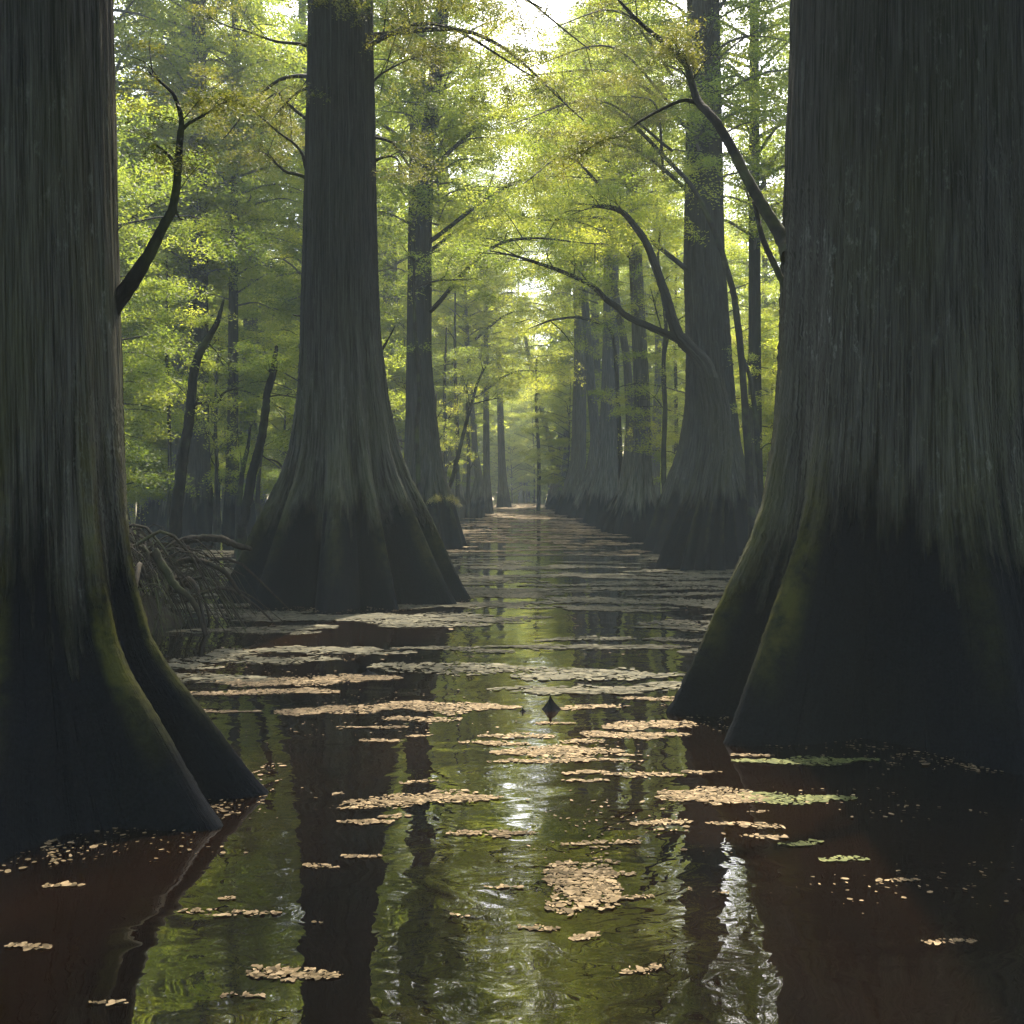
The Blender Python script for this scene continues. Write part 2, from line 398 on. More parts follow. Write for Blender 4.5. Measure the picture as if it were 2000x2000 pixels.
def crown(mb_leaf, mb_wood, z0, z1, rad, nl, leaves, ll, lw, shape='tall', thin=.35, prad=1.0, axis=None, tint=None):
    """limbs out of the trunk with sprays along and at the end of each"""
    for i in range(nl):
        f = (i+rng.uniform(0, 1))/nl
        z = z0+(z1-z0)*f
        if shape == 'tall': r = rad*(.55+.45*math.sin(math.pi*min(1, f*1.1)))*rng.uniform(.6, 1.1)*(1-.45*f)
        else: r = rad*(.45+.65*math.sin(math.pi*(.15+.8*f)))*rng.uniform(.6, 1.1)
        a = i*2.4+rng.uniform(-.4, .4)
        ax = (0, 0)
        if axis is not None: ax = (np.interp(z, axis[:, 0], axis[:, 1]), np.interp(z, axis[:, 0], axis[:, 2]))
        rise = rng.uniform(-.05, .35)*r
        p0 = np.array([ax[0], ax[1], z]); p2 = p0+np.array([math.cos(a)*r, math.sin(a)*r, rise])
        p1 = (p0+p2)/2+np.array([rng.normal(0, .06*r), rng.normal(0, .06*r), .14*r])
        tube(mb_wood, [p0, p1, p2], ([.014*r+.014, .010*r+.009, .006] if shape == 'tall' else [.005*r+.008, .004*r+.004, .003]), 7, 4)
        m = max(2, int(round(r/prad*1.3)))
        for j in range(m):
            t = thin+(1-thin)*(j+rng.uniform(.3, 1))/m
            q = p0*(1-t)**2+2*p1*t*(1-t)+p2*t*t
            sd = rng.normal(0, .22*r*(1-.3*t))
            q = q+np.array([-math.sin(a)*sd, math.cos(a)*sd, rng.normal(0, .12)])
            pad(mb_leaf, q, prad*rng.uniform(.65, 1.2), leaves, ll, lw, a+rng.uniform(-.6, .6), tint=tint)

def proto_tree(name, label, H, rb, rt, zf, spec, bark, leaf, mark_nth=28, bend=0.0, cat='tree', fl_kw=None):
    root = empty(name, (0, 0, 0), label, cat)
    tm = MB()
    a0 = rng.uniform(0, 6.28)
    axis = [(0, 0, 0), (H*.35, bend*.3*math.cos(a0), bend*.3*math.sin(a0)), (H*.7, bend*.5*math.cos(a0+.6), bend*.5*math.sin(a0+.6)), (H, bend*math.cos(a0+.3), bend*math.sin(a0+.3))]
    rid = [(i*2*math.pi/6+rng.uniform(-.2, .2), rng.uniform(.7, 1), .34) for i in range(6)]
    flare_trunk(tm, rb, rt, zf, H, rid, .6, axis, rt*.3, nth=mark_nth, nz=44, rough=.01)
    lm = MB()
    for s in spec: crown(lm, tm, axis=np.array(axis), **s)
    tm.build('trunk', bark, root)
    lm.build('crown', leaf, root, smooth=False)
    return root

rng = np.random.default_rng(11)
# ------------------------------------------------------------------ crown library (meshes shared by many trees)
def crown_meshes(name, leaf, wood, **s):
    lm, tm = MB(), MB(); crown(lm, tm, **s)
    return lm.mesh(name+'_leaves', leaf, False), tm.mesh(name+'_branches', wood)
TALL = [crown_meshes('tall', LEAF, BARK_FAR, z0=0, z1=17, rad=4.6, nl=80, leaves=300, ll=.13, lw=.05, thin=.2, prad=1.15),
        crown_meshes('tall', LEAF, BARK_FAR, z0=0, z1=15, rad=5.0, nl=74, leaves=300, ll=.13, lw=.05, thin=.25, prad=1.25),
        crown_meshes('tall', LEAF_Y, BARK_FAR, z0=0, z1=16, rad=4.4, nl=76, leaves=300, ll=.13, lw=.05, thin=.2, prad=1.15)]
HIGH = [crown_meshes('high', LEAF, BARK, z0=0, z1=12, rad=6.0, nl=44, leaves=200, ll=.16, lw=.06, thin=.2, prad=1.5),
        crown_meshes('high', LEAF_D, BARK, z0=0, z1=13, rad=5.5, nl=44, leaves=200, ll=.16, lw=.06, thin=.2, prad=1.5)]
UNDER = [crown_meshes('under', LEAF_Y, DARKBARK, z0=0, z1=9.5, rad=3.2, nl=52, leaves=380, ll=.085, lw=.032, shape='u', thin=.2, prad=.8),
         crown_meshes('under', LEAF, DARKBARK, z0=0, z1=8.0, rad=3.2, nl=46, leaves=380, ll=.085, lw=.032, shape='u', thin=.2, prad=.8),
         crown_meshes('under', LEAF_Y, DARKBARK, z0=0, z1=5.5, rad=3.4, nl=36, leaves=380, ll=.085, lw=.032, shape='u', thin=.15, prad=.85)]
def add_crown(root, lib, z, sc=1.0, rz=None, dx=0, dy=0):
    rz = rng.uniform(0, 6.28) if rz is None else rz
    for nm, me in (('crown', lib[0]), ('branches', lib[1])):
        o = link(nm, me, root); o.location = (dx, dy, z); o.rotation_euler = (0, 0, rz); o.scale = (sc, sc, sc)

def even_ridges(n, wd=.34, lo=.7):
    o = rng.uniform(0, 6.28)
    return [(o+i*2*math.pi/n+rng.uniform(-.15, .15), rng.uniform(lo, 1), wd) for i in range(n)]

def traced_tree(label, Y, axis_px, base_hw, hw, zf, H, ridges=None, mat=None, crown_lib=None, crown_z=7, crown_sc=1.0,
                valley=.45, nth=72, nz=80, ragged=0, name='cypress_tree', cat='tree', group=None, top_hw=None):
    """axis_px = [(row, column)...] from the waterline up, seen at depth Y; half widths in the same pixels"""
    k_ = Y/F
    pts = [((CAM_H-(py-HOR)*k_), (px-1000)*k_) for py, px in axis_px]
    X0 = pts[0][1]
    root = empty(name, (X0, Y, 0), label, cat, group)
    axis = [(-1, 0, 0)]+[(z, x-X0, 0) for z, x in pts]
    sl = (axis[-1][1]-axis[-2][1])/max(axis[-1][0]-axis[-2][0], .1) if len(pts) > 1 else 0
    if H > axis[-1][0]: axis.append((H, axis[-1][1]+sl*(H-axis[-1][0])*.7, 0))
    m = MB()
    flare_trunk(m, base_hw*k_, hw*k_, zf, H, ridges or even_ridges(7), valley, axis, (top_hw or hw*.5)*k_, nth, nz, ragged=ragged)
    m.build('trunk', mat or BARK, root)
    if crown_lib is not None:
        a = np.array(axis)
        add_crown(root, crown_lib, crown_z, crown_sc, dx=float(np.interp(crown_z+5, a[:, 0], a[:, 1])))
    return root

D = math.radians
rng = np.random.default_rng(12)
# ------------------------------------------------------------------ the big trees
main = empty('cypress_tree', (-2.415, 15.0, 0), 'large fluted cypress with broad flared base standing in the water left of the open channel', 'tree')
m = MB()
flare_trunk(m, 1.78, .50, 5.0, 26, [(D(180), 1, .16), (D(-160), 1.02, .15), (D(-128), .98, .21), (D(-88), .97, .24), (D(-59), .98, .17), (D(-27), 1.10, .19), (D(-2), 1.0, .13),
            (D(35), .9, .3), (D(75), 1, .3), (D(115), .9, .3), (D(150), 1, .3)], .26, [(-1, 0, 0), (0, 0, 0), (1.5, -.02, 0), (4, -.10, 0), (26, -.16, 0)], .26, nth=260, nz=260, rough=.006)
m.build('trunk', BARK, main); add_crown(main, HIGH[0], 12.5)

rt_ = empty('cypress_tree', (2.96, 7.6, 0), 'huge near cypress with grey lichened bark and mossy buttresses at the right edge', 'tree')
m = MB()
flare_trunk(m, 1.86, .93, 3.5, 24, [(D(-171), 1.0, .17), (D(-144), 1.12, .21), (D(-95), .8, .34), (D(-52), .9, .3), (D(-20), 1, .3), (D(20), .9, .3), (D(65), 1, .3), (D(110), .9, .3), (D(150), .9, .25)],
            .22, [(-1, 0, 0), (24, .1, 0)], .5, nth=300, nz=260, rough=.0045)
m.build('trunk', BARK_NEAR, rt_); add_crown(rt_, HIGH[1], 11.5)

lf_ = empty('cypress_tree', (-2.6, 5.5, 0), 'nearest dark cypress at the left edge with two smooth root buttresses sloping into the water', 'tree')
m = MB()
flare_trunk(m, 1.32, .50, 1.9, 22, [(D(-5), .98, .15), (D(-29), 1.24, .18), (D(-75), .9, .3), (D(-120), 1, .3), (D(-170), .9, .3), (D(140), 1, .3), (D(90), .9, .3)],
            .42, [(-1, 0, 0), (22, -.3, 0)], .3, nth=280, nz=240, rough=.005)
m.build('trunk', BARK_NEAR, lf_); add_crown(lf_, HIGH[1], 11.0)

back = traced_tree('thick cypress with a wide fluted base behind the arching tree right of the channel', 26.5,
    [(1076, 1380), (990, 1382), (810, 1388), (690, 1384), (500, 1374), (50, 1373)], 131, 38, 6.5, 25, [(D(178), 1.0, .25), (D(-150), .9, .25), (D(-118), .9, .3), (D(-80), .85, .25), (D(-45), .9, .25), (D(-5), .95, .3), (D(60), 1, .4), (D(120), 1, .4)],
    BARK, TALL[1], 9.5, .75, nth=160, nz=150)
q_ = traced_tree('slightly leaning cypress with dark flared base just behind the big left tree', 28.8,
    [(1070, 836), (960, 838), (850, 834), (700, 824), (450, 828), (270, 836), (50, 862)], 84, 17, 5.0, 22, None, BARK, TALL[0], 9, .7, nth=120, nz=120)
p_ = traced_tree('straight mossy cypress trunk half hidden behind the big left tree', 33,
    [(1050, 812), (650, 815), (50, 816)], 50, 20, 5.5, 22, None, BARK, TALL[1], 10, .9)
r1 = traced_tree('upright cypress with dark skirted base, first of the row along the right bank', 37.5,
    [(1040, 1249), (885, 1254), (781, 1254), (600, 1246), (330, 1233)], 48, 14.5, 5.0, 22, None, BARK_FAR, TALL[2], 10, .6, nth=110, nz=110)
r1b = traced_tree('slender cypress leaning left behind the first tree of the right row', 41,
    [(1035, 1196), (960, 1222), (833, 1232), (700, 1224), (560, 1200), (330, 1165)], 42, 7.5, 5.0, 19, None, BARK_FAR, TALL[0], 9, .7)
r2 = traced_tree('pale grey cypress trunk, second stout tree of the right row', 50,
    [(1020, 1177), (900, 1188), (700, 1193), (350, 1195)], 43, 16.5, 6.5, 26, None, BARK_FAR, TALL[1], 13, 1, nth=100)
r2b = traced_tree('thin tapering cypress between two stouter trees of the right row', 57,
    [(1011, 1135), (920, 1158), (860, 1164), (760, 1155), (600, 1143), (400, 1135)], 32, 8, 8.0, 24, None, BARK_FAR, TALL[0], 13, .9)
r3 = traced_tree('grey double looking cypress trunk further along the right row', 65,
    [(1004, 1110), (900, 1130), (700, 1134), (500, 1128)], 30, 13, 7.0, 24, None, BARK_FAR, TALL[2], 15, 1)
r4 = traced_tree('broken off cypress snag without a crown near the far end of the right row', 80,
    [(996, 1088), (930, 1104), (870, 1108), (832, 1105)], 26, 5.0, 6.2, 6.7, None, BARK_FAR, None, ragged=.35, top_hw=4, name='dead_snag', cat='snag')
r5 = traced_tree('distant bare trunk leaning left over the channel end', 92,
    [(990, 1076), (940, 1084), (890, 1080), (800, 1058), (720, 1037), (600, 1015)], 15, 5.5, 5.0, 18, None, BARK_FAR, TALL[2], 13, .8)
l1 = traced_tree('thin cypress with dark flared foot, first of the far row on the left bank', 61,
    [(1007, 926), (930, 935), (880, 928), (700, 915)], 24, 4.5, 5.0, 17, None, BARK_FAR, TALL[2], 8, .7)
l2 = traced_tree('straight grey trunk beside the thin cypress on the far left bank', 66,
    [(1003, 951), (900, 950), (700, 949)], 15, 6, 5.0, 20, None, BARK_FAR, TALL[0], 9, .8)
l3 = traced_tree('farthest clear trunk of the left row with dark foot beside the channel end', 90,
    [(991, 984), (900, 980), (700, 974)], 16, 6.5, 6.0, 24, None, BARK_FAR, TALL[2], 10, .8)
t1 = traced_tree('stout straight background cypress between the left edge tree and the big tree', 35,
    [(1046, 384), (900, 386), (50, 388)], 38, 20, 5.5, 24, None, BARK, TALL[1], 8.5, .9)
t2 = traced_tree('slim straight background cypress just left of the big tree', 36,
    [(1043, 452), (900, 454), (50, 459)], 22, 9.5, 6, 22, None, BARK, TALL[0], 8, .85)
t3 = traced_tree('straight slim cypress trunk between the arching tree and the near right cypress', 32,
    [(1055, 1476), (700, 1474), (50, 1473)], 26, 12.5, 4, 24, None, BARK, TALL[1], 9, .9)
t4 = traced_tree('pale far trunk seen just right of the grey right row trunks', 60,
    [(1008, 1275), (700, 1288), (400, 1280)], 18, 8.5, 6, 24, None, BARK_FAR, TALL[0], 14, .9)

rng = np.random.default_rng(13)
# ------------------------------------------------------------------ limbs and sprays drawn along traced lines
def limb(mb, px, Y, rpx, n=None, jit=.03, seg=8):
    Ys = Y if hasattr(Y, '__len__') else [Y]*len(px)
    pts = [P(x, y, yy) for (x, y), yy in zip(px, Ys)]
    rr = [r*Ys[min(i, len(Ys)-1)]/F for i, r in enumerate(np.interp(np.linspace(0, 1, len(px)), np.linspace(0, 1, len(rpx)), rpx))]
    return tube(mb, pts, rr, n or len(px)*6, seg, jit)
def twigs(mb, path, n, ln, r, spread=1.0, start=.3):
    ends = []
    for _ in range(n):
        t = rng.uniform(start, 1)*(len(path)-2); i = int(t)
        p = path[i]; d = path[i+1]-path[i]; d /= np.linalg.norm(d)+1e-9
        o = rng.normal(0, 1, 3)*spread; o[2] = abs(o[2])*.4+.1*rng.normal()
        v = d*.9+o*.6; v /= np.linalg.norm(v); L = ln*rng.uniform(.4, 1.1)
        q = p+v*L*.5+rng.normal(0, .05, 3)*L; e = p+v*L+np.array([0, 0, -.12*L])+rng.normal(0, .08, 3)*L
        tube(mb, [p, q, e], [r, r*.6, r*.25], 7, 5, .1); ends.append(e)
        for _ in range(2):
            w_ = e+rng.normal(0, .25, 3)*L; tube(mb, [q, (q+w_)/2+rng.normal(0, .04, 3)*L, w_], [r*.5, r*.2], 6, 4, .1); ends.append(w_)
    return ends
def rebase(mb, loc):
    off = np.array(loc, np.float32)
    for i in range(len(mb.v)): mb.v[i] = (mb.v[i]-off).astype(np.float32)
def sprays(ends, rad, n, ll=.05, lw=.016, prob=1.0, tint=None):
    f = MB(); f.add(np.zeros((4, 3))+ends[0], [[0, 1, 2, 3]])
    for e in ends:
        if rng.random() < prob: pad(f, e, rad*rng.uniform(.6, 1.25), n, ll, lw, tint=tint, droop=.35)
    return f

# arching tree right of the channel
at_loc = ((1362-1000)/F*20.7, 20.7, 0)
arch = empty('arching_tree', at_loc, 'arching tree whose bare forked limbs reach left over the channel from a fluted mossy foot', 'tree')
m = MB()
k_ = 20.7/F
ax = [(CAM_H-(y-HOR)*k_, (x-1362)*k_, 0) for y, x in [(1118, 1362), (1040, 1372), (960, 1386), (880, 1398), (800, 1398), (740, 1386)]]
flare_trunk(m, .86, .24, 4.4, ax[-1][0], [(D(175), 1.0, .2), (D(-150), .9, .18), (D(-122), 1, .2), (D(-92), .95, .2), (D(-62), .95, .22), (D(-15), .95, .25), (D(60), 1, .5), (D(120), 1, .4)], .4, [(-1, 0, 0)]+ax, .165, nth=150, nz=140, rough=.012)
rebase(m, (0, 0, 0)); m.build('trunk', BARK, arch)
m = MB()
a1 = limb(m, [(1386, 744), (1378, 715), (1358, 690), (1334, 666), (1321, 648), (1304, 590), (1293, 557), (1276, 508), (1260, 471), (1240, 442), (1222, 420), (1203, 408), (1178, 403), (1156, 404)], 20.7,
          [17, 15, 13, 12.5, 11, 9.5, 8.5, 7.5, 7, 6, 5.5, 5, 4.5, 1.5], jit=.02, seg=12)
a2 = limb(m, [(1345, 676), (1320, 660), (1284, 644), (1228, 619), (1206, 600), (1186, 586), (1163, 563), (1145, 551), (1105, 533), (1064, 518), (1030, 507), (998, 498), (958, 490)], [20.7]*5+[20.4, 20.2, 20, 19.8, 19.6, 19.4, 19.2, 19],
          [9, 7.5, 7, 6.5, 6, 5.5, 5, 4.5, 4, 3.5, 3, 2, 1], jit=.02, seg=10)
e1 = twigs(m, a1, 6, .9, .018, .8, .7); e2 = twigs(m, a2, 8, 1.0, .014, .9, .5)
rebase(m, at_loc); m.build('limb', BARK, arch)
f = sprays(e1+e2, .55, 200, .05, .018); rebase(f, at_loc); f.build('foliage', LEAF, arch, False)

# limbs of the near right cypress
m = MB()
b1 = limb(m, [(1545, 500), (1528, 466), (1498, 418), (1472, 373), (1450, 333), (1432, 295), (1403, 246), (1380, 217), (1362, 197), (1350, 160), (1342, 132), (1322, 108), (1301, 87), (1256, 50), (1215, 8), (1180, -40)], np.linspace(7.6, 9.4, 16),
          [22, 14, 11.5, 10.5, 10, 9.5, 8.5, 8, 7.5, 6.5, 6, 5.5, 5, 4, 3, 1.5], jit=.02, seg=12)
b2 = limb(m, [(1362, 200), (1333, 196), (1293, 213), (1248, 238), (1211, 265), (1178, 274), (1150, 290), (1133, 305)], 8.6, [5, 3.5, 2.8, 2.4, 2, 1.6, 1, .5], seg=6)
b3 = limb(m, [(1550, 590), (1528, 549), (1508, 508), (1493, 475), (1484, 446), (1481, 430), (1472, 395)], np.linspace(7.6, 8.0, 7), [8, 6.5, 6, 5.5, 5, 4.5, 4], seg=8)
en = twigs(m, b1, 15, .45, .006, .9, .55)+twigs(m, b2, 8, .35, .004, .8, .3)
rebase(m, (2.96, 7.6, 0)); m.build('limb', DARKBARK, rt_)
f = sprays(en, .26, 170, .030, .009, .8); rebase(f, (2.96, 7.6, 0)); f.build('foliage', LEAF_D, rt_, False)

# limbs of the big left cypress
m = MB()
ends = []
for px, r in [([(612, 95), (585, 86), (539, 81), (490, 64), (442, 50), (400, 30)], [4, 3, 2.4, 1.5, .8]),
              ([(612, 238), (598, 232), (572, 212), (552, 195), (542, 182), (520, 195), (502, 212)], [3.5, 3, 2, 1]),
              ([(612, 345), (598, 330), (590, 300), (572, 278), (545, 259), (505, 225), (469, 199), (440, 192)], [4, 3, 2.6, 2, 1.4, .8]),
              ([(612, 356), (585, 342), (558, 335), (538, 318), (525, 305), (500, 290)], [4, 3.5, 2.4, 1.2, .7]),
              ([(612, 170), (585, 178), (560, 200), (530, 235)], [3.5, 2.5, 1.6, .7]),
              ([(715, 270), (738, 270), (764, 278), (779, 292), (800, 300)], [3.6, 3, 2, .8]),
              ([(715, 322), (740, 310), (760, 305), (775, 310), (785, 325)], [3.8, 3, 1.8, .7]),
              ([(712, 175), (730, 158), (752, 140), (800, 116), (850, 104)], [3.2, 2.5, 1.6, .7]),
              ([(742, 690), (755, 668), (765, 650), (772, 635)], [3, 2.2, 1.3, .6]),
              ([(600, 618), (585, 617), (572, 615)], [3, 2.2, 1.2]),
              ([(590, 779), (565, 774), (530, 768)], [2.5, 1.6, .6]),
              ([(562, 938), (545, 905), (520, 895), (510, 885)], [2.6, 2, 1, .5])]:
    m = MB(); c = limb(m, px, 15, r, seg=6)
    if px[0][1] < 400: ends += twigs(m, c, 5, .55, .007, .9, .45)
    rebase(m, main.location); m.build('limb', DARKBARK, main)
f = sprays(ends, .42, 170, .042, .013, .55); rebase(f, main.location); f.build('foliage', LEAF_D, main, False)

# limb of the left edge cypress
m = MB()
c1 = limb(m, [(130, 700), (190, 640), (245, 570), (290, 500), (320, 441), (336, 412), (343, 380), (347, 345), (350, 300), (353, 262), (355, 240), (351, 216), (345, 198), (337, 182), (318, 164), (290, 140)], 5.6, [22, 19, 16, 12, 9, 8.5, 8, 7.5, 7, 6.5, 5, 4.5, 4, 3.5, 2.5, 1.5], seg=12)
c2 = limb(m, [(347, 330), (336, 312), (320, 295), (300, 280)], 5.6, [5, 4, 3.5, 2], seg=7)
c3 = limb(m, [(354, 255), (370, 240), (403, 222), (425, 206), (443, 197)], 5.6, [4, 3.2, 2.4, 1.4, .6], seg=6)
c4 = limb(m, [(340, 400), (350, 425), (362, 430)], 5.6, [3, 2, 1], seg=6)
en = twigs(m, c1, 9, .28, .004, .9, .4)+twigs(m, c3, 5, .2, .003, .8, .3)
rebase(m, lf_.location); m.build('limb', DARKBARK, lf_)
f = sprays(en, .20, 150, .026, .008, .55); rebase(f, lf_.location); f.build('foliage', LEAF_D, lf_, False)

# leafy boughs that reach out over the channel
def bough(root, start, end, w_, r0, npad, prad, leaves, ll, leaf, sag=.15):
    p0, p2 = np.array(start, float), np.array(end, float); L = np.linalg.norm(p2-p0)
    pm = (p0+p2)/2+np.array([rng.normal(0, .03), rng.normal(0, .03), sag])*L
    m = MB(); c = tube(m, [p0, pm, p2], [r0, r0*.6, r0*.2], 22, 7, .04)
    f = MB()
    for i in range(npad):
        t = .12+.88*rng.random()**.8; b_ = c[int(t*(len(c)-1))]
        q = b_+np.array([rng.normal(0, w_*.5), rng.normal(0, w_), rng.normal(-.1, .35)])
        if rng.random() < .4: tube(m, [b_, (b_+q)/2+np.array([0, 0, .08]), q], [r0*.25, r0*.15, .004], 6, 4)
        pad(f, q, prad*rng.uniform(.6, 1.25), leaves, ll, ll*.34, droop=.3)
    rebase(m, root.location); rebase(f, root.location)
    m.build('bough', DARKBARK, root); f.build('foliage', leaf, root, False)
def boughs():
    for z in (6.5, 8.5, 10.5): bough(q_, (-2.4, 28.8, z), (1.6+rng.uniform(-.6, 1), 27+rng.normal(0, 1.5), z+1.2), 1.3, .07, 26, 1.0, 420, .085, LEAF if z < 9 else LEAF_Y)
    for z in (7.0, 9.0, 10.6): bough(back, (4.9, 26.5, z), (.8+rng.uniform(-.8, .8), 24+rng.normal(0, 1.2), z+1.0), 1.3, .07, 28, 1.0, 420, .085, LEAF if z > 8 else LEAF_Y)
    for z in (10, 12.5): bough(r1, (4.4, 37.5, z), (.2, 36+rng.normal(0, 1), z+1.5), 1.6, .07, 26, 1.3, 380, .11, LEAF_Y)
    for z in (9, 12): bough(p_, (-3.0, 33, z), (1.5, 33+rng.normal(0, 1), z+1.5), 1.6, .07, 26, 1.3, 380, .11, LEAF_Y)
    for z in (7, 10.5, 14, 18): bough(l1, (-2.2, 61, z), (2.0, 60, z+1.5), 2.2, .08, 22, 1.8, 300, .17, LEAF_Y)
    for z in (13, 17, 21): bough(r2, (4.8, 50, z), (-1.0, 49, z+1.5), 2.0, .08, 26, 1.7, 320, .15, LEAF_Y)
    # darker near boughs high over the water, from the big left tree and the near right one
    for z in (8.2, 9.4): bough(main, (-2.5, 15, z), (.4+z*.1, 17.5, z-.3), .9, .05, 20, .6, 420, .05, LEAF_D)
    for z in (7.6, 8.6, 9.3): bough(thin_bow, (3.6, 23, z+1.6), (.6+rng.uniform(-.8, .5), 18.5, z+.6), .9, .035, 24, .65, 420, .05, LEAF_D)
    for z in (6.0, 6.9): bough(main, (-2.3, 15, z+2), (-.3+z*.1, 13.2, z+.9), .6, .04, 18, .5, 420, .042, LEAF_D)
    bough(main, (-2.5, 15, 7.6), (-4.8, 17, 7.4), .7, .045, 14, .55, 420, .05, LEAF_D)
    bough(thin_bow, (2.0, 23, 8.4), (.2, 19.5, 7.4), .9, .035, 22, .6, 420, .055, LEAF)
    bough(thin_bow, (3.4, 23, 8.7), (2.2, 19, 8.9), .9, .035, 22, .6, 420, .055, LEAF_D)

# thin leaning and forked young trees
def thin_tree(label, stem, rs, Y, branches=(), tw=6, twl=.8, fol=.5, nleaf=180, leaf=LEAF, prob=.8, name='young_tree', cat='young tree', start=.4, seg=8, ll=.055):
    y0 = stem[0]; loc = (float(P(y0[0], y0[1], Y)[0]), Y, 0)
    root = empty(name, loc, label, cat)
    m = MB()
    # carry the stem down below the water
    foot = P(y0[0], y0[1], Y); low = (y0[0]+(y0[0]-stem[1][0])*.1, HOR+(CAM_H+.3)*F/Y)
    if low[1] > stem[0][1]+3: stem = [low]+stem; rs = [rs[0]*1.35]+rs
    c = limb(m, stem, Y, rs, seg=seg, jit=.05); ends = twigs(m, c, tw, twl, rs[-1]*Y/F*.8+.004, .9, start) if tw else []
    for px, r in branches:
        b = limb(m, px, Y, r, seg=6, jit=.05); ends += twigs(m, b, 3, twl*.6, r[-1]*Y/F*.7+.003, .9, .4)
    rebase(m, loc); m.build('trunk', DARKBARK, root)
    if fol and ends:
        f = sprays(ends, fol, nleaf, ll, ll*.34, prob); rebase(f, loc); f.build('crown', leaf, root, False)
    return root
thin_tree('thin curving dark sapling standing before the leaning cypress left of the channel', [(821, 1030), (820, 1005), (816, 900), (814, 832), (819, 780), (817, 732), (813, 680), (810, 633), (809, 590), (807, 547), (810, 512), (797, 497)], [5, 5, 4.8, 4.6, 4.5, 4.3, 4, 3.6, 3.2, 2.6, 2, 1], 22,
    [([(809, 566), (830, 555), (857, 548), (900, 546), (939, 543)], [2.5, 2, 1.5, .6]), ([(810, 512), (830, 500), (860, 488)], [1.8, .6]), ([(857, 548), (872, 535), (880, 505), (915, 470)], [1.3, .5])], 4, .8, .5, prob=.5)
thin_tree('thin bare sapling leaning right at the left side of the channel', [(873, 975), (885, 930), (896, 885), (903, 858), (914, 815), (923, 782), (934, 745), (949, 716)], [4.5, 4.3, 4, 3.6, 3.3, 3, 2.4, 1.2], 38,
    [([(918, 800), (914, 770), (910, 750)], [1.6, .6]), ([(921, 790), (950, 782), (975, 778)], [1.5, .6])], 3, 1.2, .8, prob=.6, ll=.08)
thin_tree('crooked dark tree leaning right beside the left edge cypress', [(340, 1055), (350, 960), (356, 898), (368, 830), (373, 786), (377, 740), (386, 699), (400, 672), (411, 654), (425, 628), (437, 585)], [12, 11, 10.5, 9.5, 9, 8.5, 8, 7, 6, 5, 2], 17,
    [([(411, 654), (402, 640), (411, 617)], [3.5, 2, 1]), ([(378, 787), (400, 787), (425, 785), (440, 765), (475, 757)], [3.5, 3, 2.5, 1]), ([(408, 672), (425, 690), (436, 715)], [2, 1, .5])], 4, .6, .45, prob=.5, seg=12)
thin_tree('leaning dead stem with a broken top just left of the big tree', [(472, 1045), (478, 1010), (492, 931), (505, 880), (512, 848), (519, 800), (522, 766), (531, 740), (537, 710), (540, 676)], [10, 9.5, 9, 8.5, 8, 7.5, 7, 7, 6, 3], 18,
    [([(533, 735), (525, 722)], [3, 1]), ([(522, 775), (550, 772), (580, 778)], [1.5, .5])], 0, name='dead_tree', cat='dead tree', seg=12)
thin_tree('slim dark stem with a bent top behind the broken leaning stem', [(466, 1030), (467, 985), (474, 920), (483, 880), (486, 862), (488, 835)], [6, 5.5, 5, 4, 3, 2], 24, (), 3, .7, .5, prob=.6, name='dead_tree', cat='dead tree')
thin_tree('slender dark stem right beside the foot of the broken leaning stem', [(508, 1020), (504, 980), (506, 930), (511, 890), (512, 868)], [7, 5, 3.5, 2.5, 1.5], 26, [([(512, 890), (535, 905), (555, 920)], [1.5, .6])], 0, name='dead_tree', cat='dead tree')
thin_bow = thin_tree('thin bowed tree crossing in front of the thick right cypress', [(1470, 1040), (1462, 900), (1450, 720), (1437, 600), (1432, 570), (1411, 496), (1390, 440), (1362, 381), (1340, 350), (1309, 318), (1270, 276), (1239, 246), (1212, 225), (1186, 209), (1145, 197), (1104, 203), (1064, 218), (1014, 254)], [8, 7.5, 7, 6.5, 6, 5.5, 5, 4.8, 4.4, 4, 3.8, 3.5, 3, 2.8, 2.5, 2, 1.4, .7], 23,
    [([(1239, 247), (1270, 220), (1310, 212)], [1.5, .8]), ([(1104, 203), (1060, 260), (1040, 300)], [1.4, .5])], 12, 1.1, .7, 260, LEAF, .9, 'bowed_tree', 'tree', .5)
thin_tree('dark narrow stem between the first right row cypress and the thick right cypress', [(1299, 1020), (1297, 960), (1296, 880), (1299, 800), (1296, 740), (1297, 680), (1300, 620), (1285, 520), (1290, 440)], [6, 5.2, 5, 4.8, 4.5, 4.2, 4, 3, 1.5], 33,
    [([(1297, 700), (1312, 640), (1345, 610)], [2.2, 1]), ([(1297, 660), (1285, 620), (1270, 560)], [2, .8])], 6, 1.2, .8, prob=.8, ll=.07)
thin_tree('dark stem just left of the near right cypress', [(1487, 1010), (1484, 940), (1479, 870), (1474, 800), (1465, 740), (1452, 700), (1442, 668)], [7, 6, 5.5, 5, 4, 3, 1.5], 25, [([(1484, 880), (1497, 868), (1510, 866)], [1.5, .5])], 3, .7, .5)
thin_tree('young tree whose arched bare twig reaches left over the middle of the channel', [(1215, 1020), (1212, 900), (1206, 760), (1200, 680), (1190, 641), (1160, 628), (1129, 620), (1100, 622), (1072, 627), (1031, 643)], [5, 4.5, 4, 3.6, 3.2, 3, 2.6, 2.3, 2, .8], 44,
    [([(1075, 627), (1100, 650), (1130, 690)], [1.4, .6])], 3, 1.4, .9, prob=.4, ll=.08)
